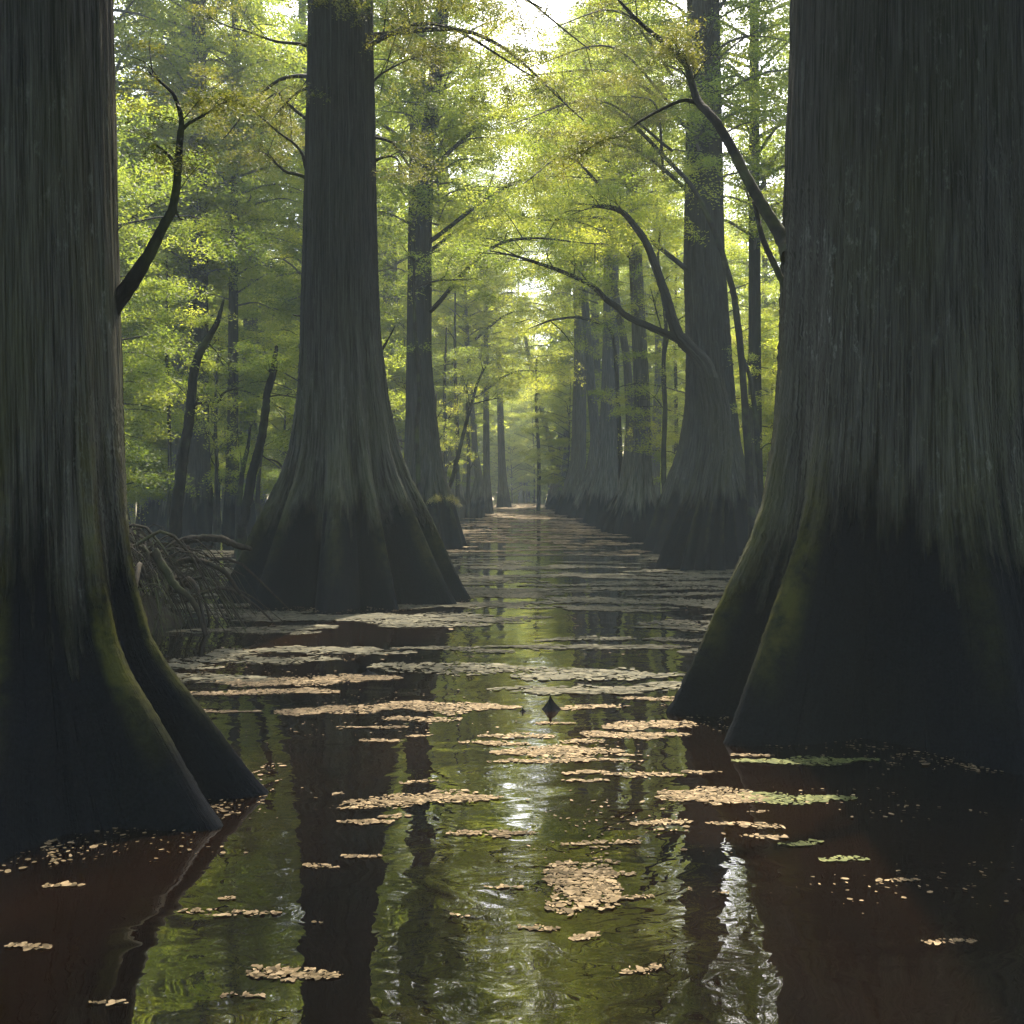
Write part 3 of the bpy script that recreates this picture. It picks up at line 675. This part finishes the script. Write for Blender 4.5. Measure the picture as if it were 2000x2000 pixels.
SAP = {848: 'straight dark sapling rising beside the foot of the leaning cypress behind the big tree', 866: 'tall thin sapling just left of the bare sapling leaning over the channel',
       893: 'tall thin sapling just right of the bare sapling leaning over the channel', 913: 'short slim sapling before the far left row of trunks', 1052: 'slim sapling left of the broken snag near the channel end',
       420: 'slim sapling between the two straight background trunks on the left', 425: 'shorter slim sapling between the two straight background trunks on the left', 330: 'tall thin sapling beside the left edge cypress',
       1505: 'thin sapling seen past the edge of the near right cypress', 1318: 'tall thin sapling left of the thick fluted right cypress'}
for x0, x1, yb, yt, Y, side in [(848, 852, 1010, 770, 40, 'left'), (866, 872, 1005, 640, 46, 'left'), (893, 889, 1000, 560, 52, 'left'), (913, 915, 998, 700, 60, 'left'), (1052, 1048, 990, 700, 75, 'right'),
                          (420, 424, 1025, 700, 30, 'left'), (425, 421, 1025, 760, 34, 'left'), (330, 326, 1030, 500, 26, 'left'), (1505, 1512, 1020, 690, 38, 'right'), (1318, 1322, 1010, 450, 48, 'right')]:
    thin_tree(SAP[x0], [(x0, yb), ((x0*2+x1)/3+2, yb-(yb-yt)*.33), ((x0+x1*2)/3-2, yb-(yb-yt)*.66), (x1, yt)], [4.2, 3.6, 3, 1.5], Y, (), 5, 1.3, .9, 160, LEAF_Y, .8, 'sapling', 'sapling', .45, ll=.08)

rng = np.random.default_rng(14)
boughs()
def fern(px, py, wpx, Y, label):
    p = P(px, py, Y); m = MB(); pad(m, (0, 0, 0), wpx*Y/F/2, 1500, .035, .015, 0.0, .4, .5); o = m.build('fern_tuft', LEAF_D, None, False)
    o.location = p; tag(o, label, 'fern')
fern(866, 973, 70, 27.75, 'flat shelf of green growth on the dark base of the cypress behind the big tree')
fern(1247, 827, 26, 37.0, 'small pale tuft growing on the first trunk of the right row')
# ------------------------------------------------------------------ background forest
def bg_proto(name, cat, H, rb, rt, zf, lib, cz, bend, bark):
    root = empty(name, (0, 0, 0), 'x', cat)
    a0 = rng.uniform(0, 6.28)
    axis = [(-1, 0, 0), (0, 0, 0), (H*.4, bend*.4*math.cos(a0), bend*.4*math.sin(a0)), (H, bend*math.cos(a0+.5), bend*math.sin(a0+.5))]
    tm = MB(); flare_trunk(tm, rb, rt, zf, H, even_ridges(6), .6, axis, rt*.35, nth=26, nz=36, rough=.01)
    tm.build('trunk', bark, root)
    add_crown(root, lib, cz, 1.0, dx=axis[2][1], dy=axis[2][2])
    return root
PRO = {'tall': [bg_proto('cypress_tree', 'tree', 25, .85, .30, 4.5, TALL[0], 5.5, .6, BARK_FAR), bg_proto('cypress_tree', 'tree', 22, .6, .20, 4, TALL[1], 5, 1.2, BARK_FAR),
                bg_proto('cypress_tree', 'tree', 24, .95, .36, 5, TALL[2], 6, .4, BARK_FAR)],
       'under': [bg_proto('young_tree', 'young tree', 10.6, .14, .06, 1.2, UNDER[0], 1.6, .5, DARKBARK), bg_proto('young_tree', 'young tree', 9, .12, .05, 1.2, UNDER[1], 1.3, .6, DARKBARK),
                 bg_proto('young_tree', 'young tree', 6.2, .10, .045, 1.0, UNDER[2], .7, .5, DARKBARK)]}
used = {}
def put(kind, x, y, sc=1.0):
    i = int(rng.integers(0, 3)); p = PRO[kind][i]
    px = 1000+x/max(y, 1)*F
    side = ('at the left edge' if px < 330 else 'left of the big left cypress' if px < 560 else 'behind the big left cypress' if px < 760 else 'left of the channel' if px < 1010 else
            'along the right row' if px < 1300 else 'behind the thick right cypress' if px < 1500 else 'behind the near right cypress')
    if y < 0: side = 'behind the viewer'
    far = 'hazy far' if y > 75 else 'distant' if y > 52 else 'mid distance' if y > 34 else 'nearer'
    look = {'tall': ['tall grey cypress with green layered crown', 'slim tall cypress with loose green crown', 'stout tall cypress with yellow green crown'],
            'under': ['bright yellow green young tree', 'mid green young tree with flat sprays', 'low spreading yellow green young tree']}[kind][i]
    label = '%s, %s, %s' % (look, far, side)
    group = ('tall cypresses of the background woods' if kind == 'tall' else 'young leafy trees of the background woods')
    rz = rng.uniform(0, 6.28)
    if (kind, i) not in used:
        used[(kind, i)] = 1; p.location = (x, y, 0); p.rotation_euler = (0, 0, rz); p.scale = (sc, sc, sc)
        p['label'] = label; p['group'] = group; return p
    return copy_tree(p, (x, y, 0), rz, sc, label, group)
occupied = [(o.location.x, o.location.y) for o in COL.objects if o.parent is None and o.type == 'EMPTY' and o.location.length > 1]
def free(x, y, d):
    return all((x-a)**2+(y-b)**2 > d*d for a, b in occupied)
def channel(x, y, margin):        # open water corridor
    l = -1.6-margin if y > 26 else -3.6-margin
    r_ = 2.6+margin+max(0, (40-y))*.06
    return l < x < r_
def scatter(kind, n, y0, y1, dmin, margin, smin, smax, pw=1.0, wide=.56):
    k = 0; tries = 0
    while k < n and tries < 6000:
        tries += 1
        y = y0+(y1-y0)*rng.random()**pw; x = rng.uniform(-wide*y-4, wide*y+4)
        if channel(x, y, margin) or not free(x, y, dmin): continue
        if y < 36 and 345 < 1000+x/y*F < 490: continue
        if y < 68 and 1030 < 1000+x/y*F+(-45 if x > 0 else 45) < 1330 and x > 0: continue
        occupied.append((x, y)); put(kind, x, y, rng.uniform(smin, smax)); k += 1
rng = np.random.default_rng(15)
for x, y, s_ in [(-12.6, 39, 1.1), (-6.4, 55, 1.3), (-9.0, 46, 1.15), (-14.5, 56, 1.4), (-20, 62, 1.5), (-4.3, 70, 1.4), (-3.6, 88, 1.4), (4.6, 92, 1.5), (15.5, 50, 1.3)]:
    occupied.append((x, y)); put('tall', x, y, s_)
scatter('under', 46, 21, 60, 1.9, .9, .8, 1.15, .9)
scatter('tall', 3, 29, 38, 2.4, 1.8, .9, 1.1)
scatter('tall', 44, 42, 98, 3.0, 1.4, .9, 1.4, .8)
scatter('under', 60, 45, 110, 2.0, .8, .9, 1.5, .8)
for i in range(60):                                    # unseen woods go on behind and beside the viewer, added to block light
    a = rng.uniform(R(100), R(440)); d_ = rng.uniform(8, 26)
    x, y = math.sin(a)*d_, math.cos(a)*d_
    if y > -3 and abs(x) < 12+.6*max(0, y): continue
    if free(x, y, 3): occupied.append((x, y)); put('tall' if i % 3 else 'under', x, y, rng.uniform(.9, 1.1))
# trees that close the far end of the channel
for x, y, kd, s in [(-3.5, 160, 'under', 2.0), (-.4, 163, 'under', 2.1), (2.2, 161, 'under', 1.8), (5.2, 164, 'under', 2.1), (.8, 170, 'under', 2.3), (3.8, 172, 'under', 2.2), (5.5, 120, 'tall', .9), (-5, 124, 'tall', 1.0), (0, 116, 'under', 1.2), (2.6, 118, 'under', 1.3), (-2.6, 117, 'under', 1.3),
                    (-4.6, 136, 'tall', 1.1), (1.4, 150, 'tall', 1.0), (-.8, 128, 'under', 1.8), (1.6, 134, 'under', 1.9), (4.6, 130, 'under', 1.7), (-4, 130, 'under', 1.8)]:
    put(kd, x, y, s)

# a far-off wood closes the view behind the trees: one mass nobody could count
def far_wood():
    leaf, wood = MB(), MB()
    for i in range(420):
        y = rng.uniform(100, 175); x = rng.uniform(-.60*y, .60*y)
        if abs(x-.5) < 4.5 and y < 150: continue
        h = rng.uniform(24, 44)*(y/140)
        tube(wood, [(x, y, -.5), (x+rng.normal(0, .4), y, h*.5), (x+rng.normal(0, .8), y, h)], [rng.uniform(.2, .45), .2, .05], 5, 6)
        for j in range(46):
            z = h*rng.uniform(.04, 1.0); rr = rng.uniform(1, 5)*(1.1-.6*z/h); a = rng.uniform(0, 6.28)
            pad(leaf, (x+math.cos(a)*rr, y+math.sin(a)*rr, z), rng.uniform(1.3, 2.2), 26, .62, .26, tilt=.6, thick=.16)
    for i in range(520):                               # low brush at the foot of the far wood
        y = rng.uniform(150, 176); pad(leaf, (rng.uniform(-14, 14), y, rng.uniform(.1, 5)), rng.uniform(1.2, 2.2), 30, .6, .3, tilt=.7, thick=.2)
    o = leaf.build('far_wood', LEAF_Y, None, False); tag(o, 'hazy green mass of far-off forest foliage closing the view', 'woods', None, 'stuff')
    o = wood.build('far_wood_trunks', BARK_FAR, None); tag(o, 'hazy mass of far-off thin trunks behind the trees', 'woods', None, 'stuff')
rng = np.random.default_rng(16)
far_wood()

# ------------------------------------------------------------------ root tangle on the left
def root_tangle():
    cx, cyy = -5.0, 12.0
    root = empty('root_tangle', (cx, cyy, 0), 'heap of tangled dead roots and brush at the water left of the big cypress', 'brush heap')
    m = MB()
    nth, nr = 48, 18
    th = np.linspace(0, 2*np.pi, nth, endpoint=False); rr = np.linspace(0, 1, nr)
    X = rr[:, None]*np.cos(th)*1.3; Yy = rr[:, None]*np.sin(th)*1.4
    Z = .62*(1-rr[:, None]**2)*(1+.22*np.sin(th*3+1)+.1*np.sin(th*7))-.25+rng.normal(0, .03, X.shape)
    i = np.arange(nr-1)[:, None]; j = np.arange(nth)[None, :]
    q = np.stack([i*nth+j, i*nth+(j+1) % nth, (i+1)*nth+(j+1) % nth, (i+1)*nth+j], -1).reshape(-1, 4)
    m.add(np.stack([X, Yy, Z], -1).reshape(-1, 3), q); m.build('mud_mound', MUD, root)
    m = MB()
    for k in range(640):
        a = rng.uniform(0, 6.28); s = rng.uniform(0, .8); L = rng.uniform(.5, 1.4)
        p = np.array([math.cos(a)*s*1.6, math.sin(a)*s*1.6, (.75*(1-s*s)+rng.uniform(-.05, .25))])
        a2 = a+rng.normal(0, .8)
        mid = p+np.array([math.cos(a2)*L*.45, math.sin(a2)*L*.45, rng.uniform(.0, .3)])
        e = p+np.array([math.cos(a2)*L, math.sin(a2)*L, -rng.uniform(.3, 1.3)]); e[2] = max(e[2], -.15)
        r = rng.choice([.004, .007, .012, .022, .034], p=[.42, .28, .17, .09, .04])
        tube(m, [p, mid, e], [r, r*.8, r*.4], 9, 5, .4)
    m.build('root_mass', TWIG, root)
    for px, Y, r in [([(320, 1078), (345, 1062), (385, 1052), (430, 1053), (455, 1063), (490, 1072)], 12.6, [7, 8, 8, 7, 5]), ([(300, 1075), (340, 1140), (380, 1180), (400, 1240)], 11.2, [9, 7, 5, 3]),
                     ([(310, 1130), (360, 1095), (430, 1110), (470, 1160)], 12, [6, 6, 5, 3])]:
        m = MB(); limb(m, px, Y, r, seg=9, jit=.12); rebase(m, root.location); m.build('root', TWIG, root)
rng = np.random.default_rng(17)
root_tangle()

# ------------------------------------------------------------------ cypress knees
def knee(px, py, wpx, hpx, label, name='cypress_knee', cat='cypress knee'):
    Y = YW(py); k_ = Y/F; w_, h_ = wpx*k_/2, hpx*k_
    root = (( px-1000)*k_, Y, 0)
    m = MB(); nth, nz = 28, 22
    t = np.linspace(-.35, 1, nz); th = np.linspace(0, 2*np.pi, nth, endpoint=False)
    prof = np.clip(1-t, 0, 2)**1.9*.85+.13*np.sqrt(np.clip(1-t, 0, 1))
    r = w_*prof[:, None]*(1+.16*np.sin(3*th+1)+.09*np.sin(5*th)+rng.normal(0, .03, (nz, nth)))
    v = np.stack([r*np.cos(th)-.1*w_*t[:, None]**2, r*np.sin(th), np.tile(t[:, None]*h_, (1, nth))], -1).reshape(-1, 3)
    i = np.arange(nz-1)[:, None]; j = np.arange(nth)[None, :]
    q = np.stack([i*nth+j, i*nth+(j+1) % nth, (i+1)*nth+(j+1) % nth, (i+1)*nth+j], -1).reshape(-1, 4)
    m.add(v, q, np.stack([np.tile(th*w_, (nz, 1)), np.tile(t[:, None]*h_, (1, nth))], -1).reshape(-1, 2))
    o = m.build(name, BARK, None); o.location = root; tag(o, label, cat)
knee(1076, 1386, 36, 30, 'small dark pointed cypress knee poking out of the middle of the channel')
knee(1021, 1390, 12, 8, 'tiny dark stub just left of the pointed cypress knee', 'root_stub', 'stub')
knee(1217, 1379, 15, 8, 'low rounded dark stub between the pointed knee and the near right cypress', 'root_stub', 'stub')
knee(718, 1318, 34, 12, 'low dark root lump in the shadowed water before the big cypress', 'root_stub', 'stub')

# ------------------------------------------------------------------ floating leaf rafts
def discs(mb, x, y, r, z0=.002, zs=.005, tint=None, sides=8, stretch=1.0):
    n = len(x); th = np.linspace(0, 2*np.pi, sides, endpoint=False)
    rot = rng.uniform(0, 6.28, n); e = rng.uniform(.3, .9, n); r = r*np.exp(rng.normal(0, .35, n))
    rad = r[:, None]*(1+rng.normal(0, .17, (n, sides)))
    lx = rad*np.cos(th); ly = rad*np.sin(th)*e[:, None]
    X = x[:, None]+lx*np.cos(rot)[:, None]-ly*np.sin(rot)[:, None]
    Yv = y[:, None]+lx*np.sin(rot)[:, None]+ly*np.cos(rot)[:, None]
    tx, ty = rng.normal(0, .03, n), rng.normal(0, .03, n)
    base = z0+rng.uniform(0, zs, n)
    Z = base[:, None]+(X-x[:, None])*tx[:, None]+(Yv-y[:, None])*ty[:, None]
    Z = np.maximum(Z, .0015)
    v = np.stack([X, Yv, Z], -1).reshape(-1, 3)
    f = np.arange(n*sides).reshape(-1, sides)
    t = rng.uniform(.1, 1, n) if tint is None else np.clip(rng.normal(tint, .2, n), 0, 1)
    mb.add(v, f, None, np.repeat(t, sides))
def raft_pts(n, wx, wy, lobes=5):
    """an irregular cluster: a chain of overlapping lobes"""
    cxs = np.linspace(-.38, .38, lobes)+rng.normal(0, .02, lobes); cys = np.cumsum(rng.normal(0, .14, lobes)); cys = np.clip(cys-cys.mean(), -.3, .3)
    rs = rng.uniform(.9, 1.9, lobes)*(.55/lobes)+.02
    ry = rng.uniform(.16, .44, lobes)*(1-.5*np.abs(cxs/.42)**2)
    k = rng.integers(0, lobes, n); a = rng.uniform(0, 6.28, n); s = np.sqrt(rng.random(n))
    s = np.where(rng.random(n) < .08, s*1.15, s)
    return (cxs[k]+np.cos(a)*s*rs[k]*1.2)*wx, (cys[k]+np.sin(a)*s*ry[k]*1.2)*wy
def raft_obj(px, py, wpx, hpx, label, group=None, mat=None, dens=1.5, lobes=None):
    Y = YW(py); k_ = Y/F; wx = wpx*k_; wy = abs(YW(py-hpx/2)-YW(py+hpx/2))
    lr = .007+.0010*Y if Y < 12 else .022
    lr = min(lr, max(.35*wy, .006), .25*wx)
    area = wx*wy*.55; n = int(min(4500, max(5, dens*area/(math.pi*lr*lr*.65))))
    x, y = raft_pts(n, wx, wy, lobes or max(3, min(12, int(3+wx/.22))))
    if hpx > .5*wpx:                                   # a rounded heap rather than a strip
        cx_, cy_ = rng.uniform(-.3, .3, 7), rng.uniform(-.38, .38, 7); kk = rng.integers(0, 7, n); a = rng.uniform(0, 6.28, n); q_r = np.sqrt(rng.random(n))*.26
        x, y = (cx_[kk]+np.cos(a)*q_r)*wx, (cy_[kk]+np.sin(a)*q_r)*wy
    mb = MB(); discs(mb, x, y, lr*rng.uniform(.5, 1.15, n), sides=9)
    o = mb.build('floating_leaf_raft', mat or RAFT, None, False); o.location = ((px-1000)*k_, Y, 0)
    tag(o, label, 'leaf raft', group); return o
rng = np.random.default_rng(18)
G = 'rafts of floating leaves'
big = [
 (603, 1329, 340, 22, 'long broad raft of pale leaves on the dark water before the big cypress'),
 (522, 1352, 300, 14, 'thin straggling leaf raft between the left edge roots and the big cypress'),
 (671, 1386, 226, 22, 'long oval raft of tan leaves crossing the reflection of the big cypress'),
 (885, 1380, 250, 22, 'wide ragged leaf raft left of the pointed knee'),
 (825, 1405, 130, 12, 'narrow bright leaf raft just below the wide ragged one left of the knee'),
 (833, 1562, 250, 32, 'brightest cream leaf raft with ragged edges in the middle of the lower water'),
 (716, 1606, 84, 18, 'small curved cream leaf clump left below the brightest raft'),
 (502, 1784, 82, 12, 'small bright leaf clump, right one of the three at the lower left'),
 (385, 1780, 48, 14, 'small bright leaf clump, left one of the three at the lower left'),
 (570, 1903, 130, 46, 'greyish leaf raft at the bottom edge on the left'),
 (1264, 1417, 170, 22, 'bright cream leaf raft left of the near right cypress buttress'),
 (1230, 1436, 190, 18, 'bright ragged leaf raft just below the one beside the right buttress'),
 (1006, 1438, 130, 10, 'slim pale raft below the pointed knee'),
 (1088, 1468, 210, 26, 'broad olive tan raft in the middle of the channel water'),
 (1075, 1486, 220, 13, 'long thin raft under the broad olive tan one'),
 (1260, 1514, 125, 12, 'narrow cream strip of leaves below the near right cypress'),
 (1391, 1556, 185, 46, 'large brownish pink leaf raft below the near right cypress'),
 (1292, 1607, 90, 16, 'grey tan leaf raft left below the large brownish raft'),
 (965, 1628, 150, 18, 'tan strip of leaves above the pale sky reflection'),
 (1174, 1647, 140, 12, 'lumpy strip of leaves above the big clustered raft'),
 (1141, 1745, 150, 105, 'big rounded cluster of pinkish cream leaves low in the middle of the water'),
 (1141, 1830, 54, 20, 'small leaf clump under the big rounded cluster'),
 (1055, 1814, 56, 16, 'small pinkish strip left below the big rounded cluster'),
 (1235, 1754, 64, 14, 'small strip of leaves right of the big rounded cluster'),
]
for t in big: raft_obj(*t, dens=2.6 if t[3] > 16 else 2.2)
green = [(1571, 1487, 260, 18, 'long green duckweed strip before the near right cypress'), (1545, 1560, 200, 28, 'green tinted ragged raft right of the large brownish raft'),
         (1572, 1648, 60, 12, 'small green leaf clump in the dark water at the lower right'), (1648, 1679, 70, 16, 'small green leaf clump at the right edge of the dark water')]
for t in green: raft_obj(*t, mat=RAFT_G, dens=2.2)
small = [(756, 1421, 60, 9), (691, 1421, 48, 5), (740, 1447, 62, 9), (810, 1438, 26, 7), (815, 1528, 48, 8), (662, 1551, 20, 5), (685, 1579, 64, 6), (772, 1595, 40, 8), (712, 1673, 60, 10), (621, 1693, 56, 11),
         (437, 1756, 36, 8), (427, 1789, 44, 7), (619, 1803, 20, 4), (473, 1945, 70, 8), (1121, 1384, 60, 8), (1166, 1380, 90, 10), (1276, 1366, 90, 10), (1333, 1362, 50, 8), (1080, 1413, 60, 7), (965, 1452, 110, 11),
         (1139, 1448, 76, 11), (1227, 1475, 40, 5), (1227, 1487, 45, 7), (1145, 1509, 65, 11), (1145, 1525, 70, 7), (1372, 1509, 46, 9), (1464, 1476, 70, 7), (1481, 1586, 30, 6), (1423, 1609, 60, 8), (1489, 1614, 60, 12),
         (1493, 1635, 72, 11), (1170, 1656, 30, 6), (1170, 1682, 24, 9), (1202, 1686, 26, 5), (1129, 1687, 50, 7), (1186, 1707, 80, 18), (1178, 1737, 40, 12), (982, 1734, 60, 8), (1411, 1744, 25, 5), (1346, 1737, 9, 6),
         (1260, 1895, 56, 26), (441, 1390, 120, 6), (900, 1790, 30, 6), (1330, 1660, 16, 4), (120, 1730, 60, 10), (60, 1850, 80, 14), (1760, 1720, 60, 10), (1850, 1840, 80, 14), (210, 1960, 60, 10)]
def where(px, py):
    if px < 560: return 'at the left'
    if px < 800: return 'on the dark reflection of the big cypress'
    if px < 1100: return 'in the open middle water'
    if px < 1350: return 'in the water right of the middle'
    return 'in the dark water at the right'
for i, (px, py, w_, h_) in enumerate(small):
    raft_obj(px, py, w_, h_, '%s clump of floating leaves %s, %s' % ('tiny' if w_ < 35 else 'slim' if h_ < 8 else 'plump', where(px, py), 'very near' if py > 1720 else 'near' if py > 1600 else 'below the knee' if py > 1450 else 'beside the knee'), 'small clumps of floating leaves', dens=2.3)

rng = np.random.default_rng(19)
# middle distance: thin streaks, individually placed copies of a few rafts
protos = []
for i in range(7):
    mb = MB(); n = 520; x, y = raft_pts(n, 1.5, .85, 6+i % 4); discs(mb, x, y, .032*rng.uniform(.5, 1.2, n), sides=8)
    protos.append(mb.mesh('leaf_streak', RAFT_M, False))
k = 0
while k < 235:
    Y = 8.0*(27/8.0)**(rng.random()**.8); 
    x = rng.uniform(-.33*Y-.3, .27*Y)
    if (x+2.42)**2+(Y-15)**2 < 2.0**2 or (x-2.96)**2+(Y-7.6)**2 < 2.1**2 or (x+5)**2+(Y-12)**2 < 3: continue
    px = 1000+x/Y*F
    dens = .35+.65*(math.sin(x*1.3+Y*.9)+math.sin(Y*2.1-x*.5) > -.2)
    if rng.random() > dens*(.14 if Y < 11 else .3 if Y < 13.5 else 1): continue
    o = link('floating_leaf_raft', protos[k % 7]); o.location = (x, Y, .001*(k % 5)); s = rng.uniform(.45, 1.25)
    o.scale = (s*rng.uniform(.8, 1.5), s*rng.uniform(.6, 1.1), 1); o.rotation_euler = (0, 0, rng.normal(0, .18)+(math.pi if rng.random() < .5 else 0))
    size = 'short' if s < .7 else 'long' if s > 1.0 else 'middling'
    dep = 'just beyond the pointed knee' if Y < 9.5 else 'level with the near right trunk' if Y < 12 else 'level with the big left cypress' if Y < 16 else 'beyond the big left cypress' if Y < 20 else 'level with the arching tree foot'
    lat = 'left side' if px < 700 else 'left of centre' if px < 920 else 'middle' if px < 1100 else 'right of centre' if px < 1280 else 'right side'
    tag(o, '%s streak of shade-tinted floating leaves, %s, %s' % (size, lat, dep), 'leaf raft', 'thin streaks of floating leaves')
    k += 1
mb = MB()
for i in range(430):
    Y = 24*(118/24)**(rng.random()**.8)
    x = rng.uniform(-1.8-.12*max(0, 40-Y), 3.0+.1*max(0, 40-Y)); wx = rng.uniform(.4, 1.8); wy = rng.uniform(.15, .9)*(1+Y/60)
    n = 46; u, v = raft_pts(n, wx, wy, 4); discs(mb, x+u, Y+v, np.full(n, .06+.0014*Y)*rng.uniform(.6, 1.2, n), sides=6)
for i in range(70):                                   # duckweed specks between the rafts
    Y = 4.0*(24/4.0)**rng.random(); x = rng.uniform(-.5*Y, .5*Y)
    n = 26; discs(mb, x+rng.normal(0, .12+.02*Y, n), Y+rng.normal(0, .05+.012*Y, n), rng.uniform(.003, .008, n)*(1+Y*.08), sides=6)
for X_, Y_, r_b in ((-2.415, 15, 1.62), (2.96, 7.6, 1.66), (-2.6, 5.5, 1.2)):     # litter gathered round the feet of the near trees
    n = 900; a = rng.uniform(-math.pi, .3, n); a += .12*np.sin(a*9); q_r = r_b*(rng.uniform(.74, 1.12, n)); discs(mb, X_+np.cos(a)*q_r, Y_+np.sin(a)*q_r, rng.uniform(.003, .010, n)*(1+Y_*.05), sides=6)
o = mb.build('duckweed_scum', RAFT, None, False); tag(o, 'scattered pale specks and scum of floating leaf litter on the channel water', 'leaf litter', None, 'stuff')

# ------------------------------------------------------------------ haze in the air
hz = N('haze_air'); pv = hz.n('ShaderNodeVolumePrincipled')
pv.inputs['Color'].default_value = (.82, .95, .90, 1); pv.inputs['Density'].default_value = .0015; pv.inputs['Anisotropy'].default_value = -.1
hz.l(pv.outputs[0], hz.out.inputs['Volume'])
me = bpy.data.meshes.new('haze')
x0, x1, y0, y1, z0, z1 = -130, 130, -34, 200, -2.2, 62
vs = [(x, y, z) for z in (z0, z1) for x, y in ((x0, y0), (x1, y0), (x1, y1), (x0, y1))]
me.from_pydata(vs, [], [(3, 2, 1, 0), (4, 5, 6, 7), (0, 1, 5, 4), (1, 2, 6, 5), (2, 3, 7, 6), (3, 0, 4, 7)])
me.materials.append(hz.m)
o = link('haze', me); o['kind'] = 'stuff'; o['label'] = 'pale bluish haze hanging between the far trees'; o['category'] = 'haze'
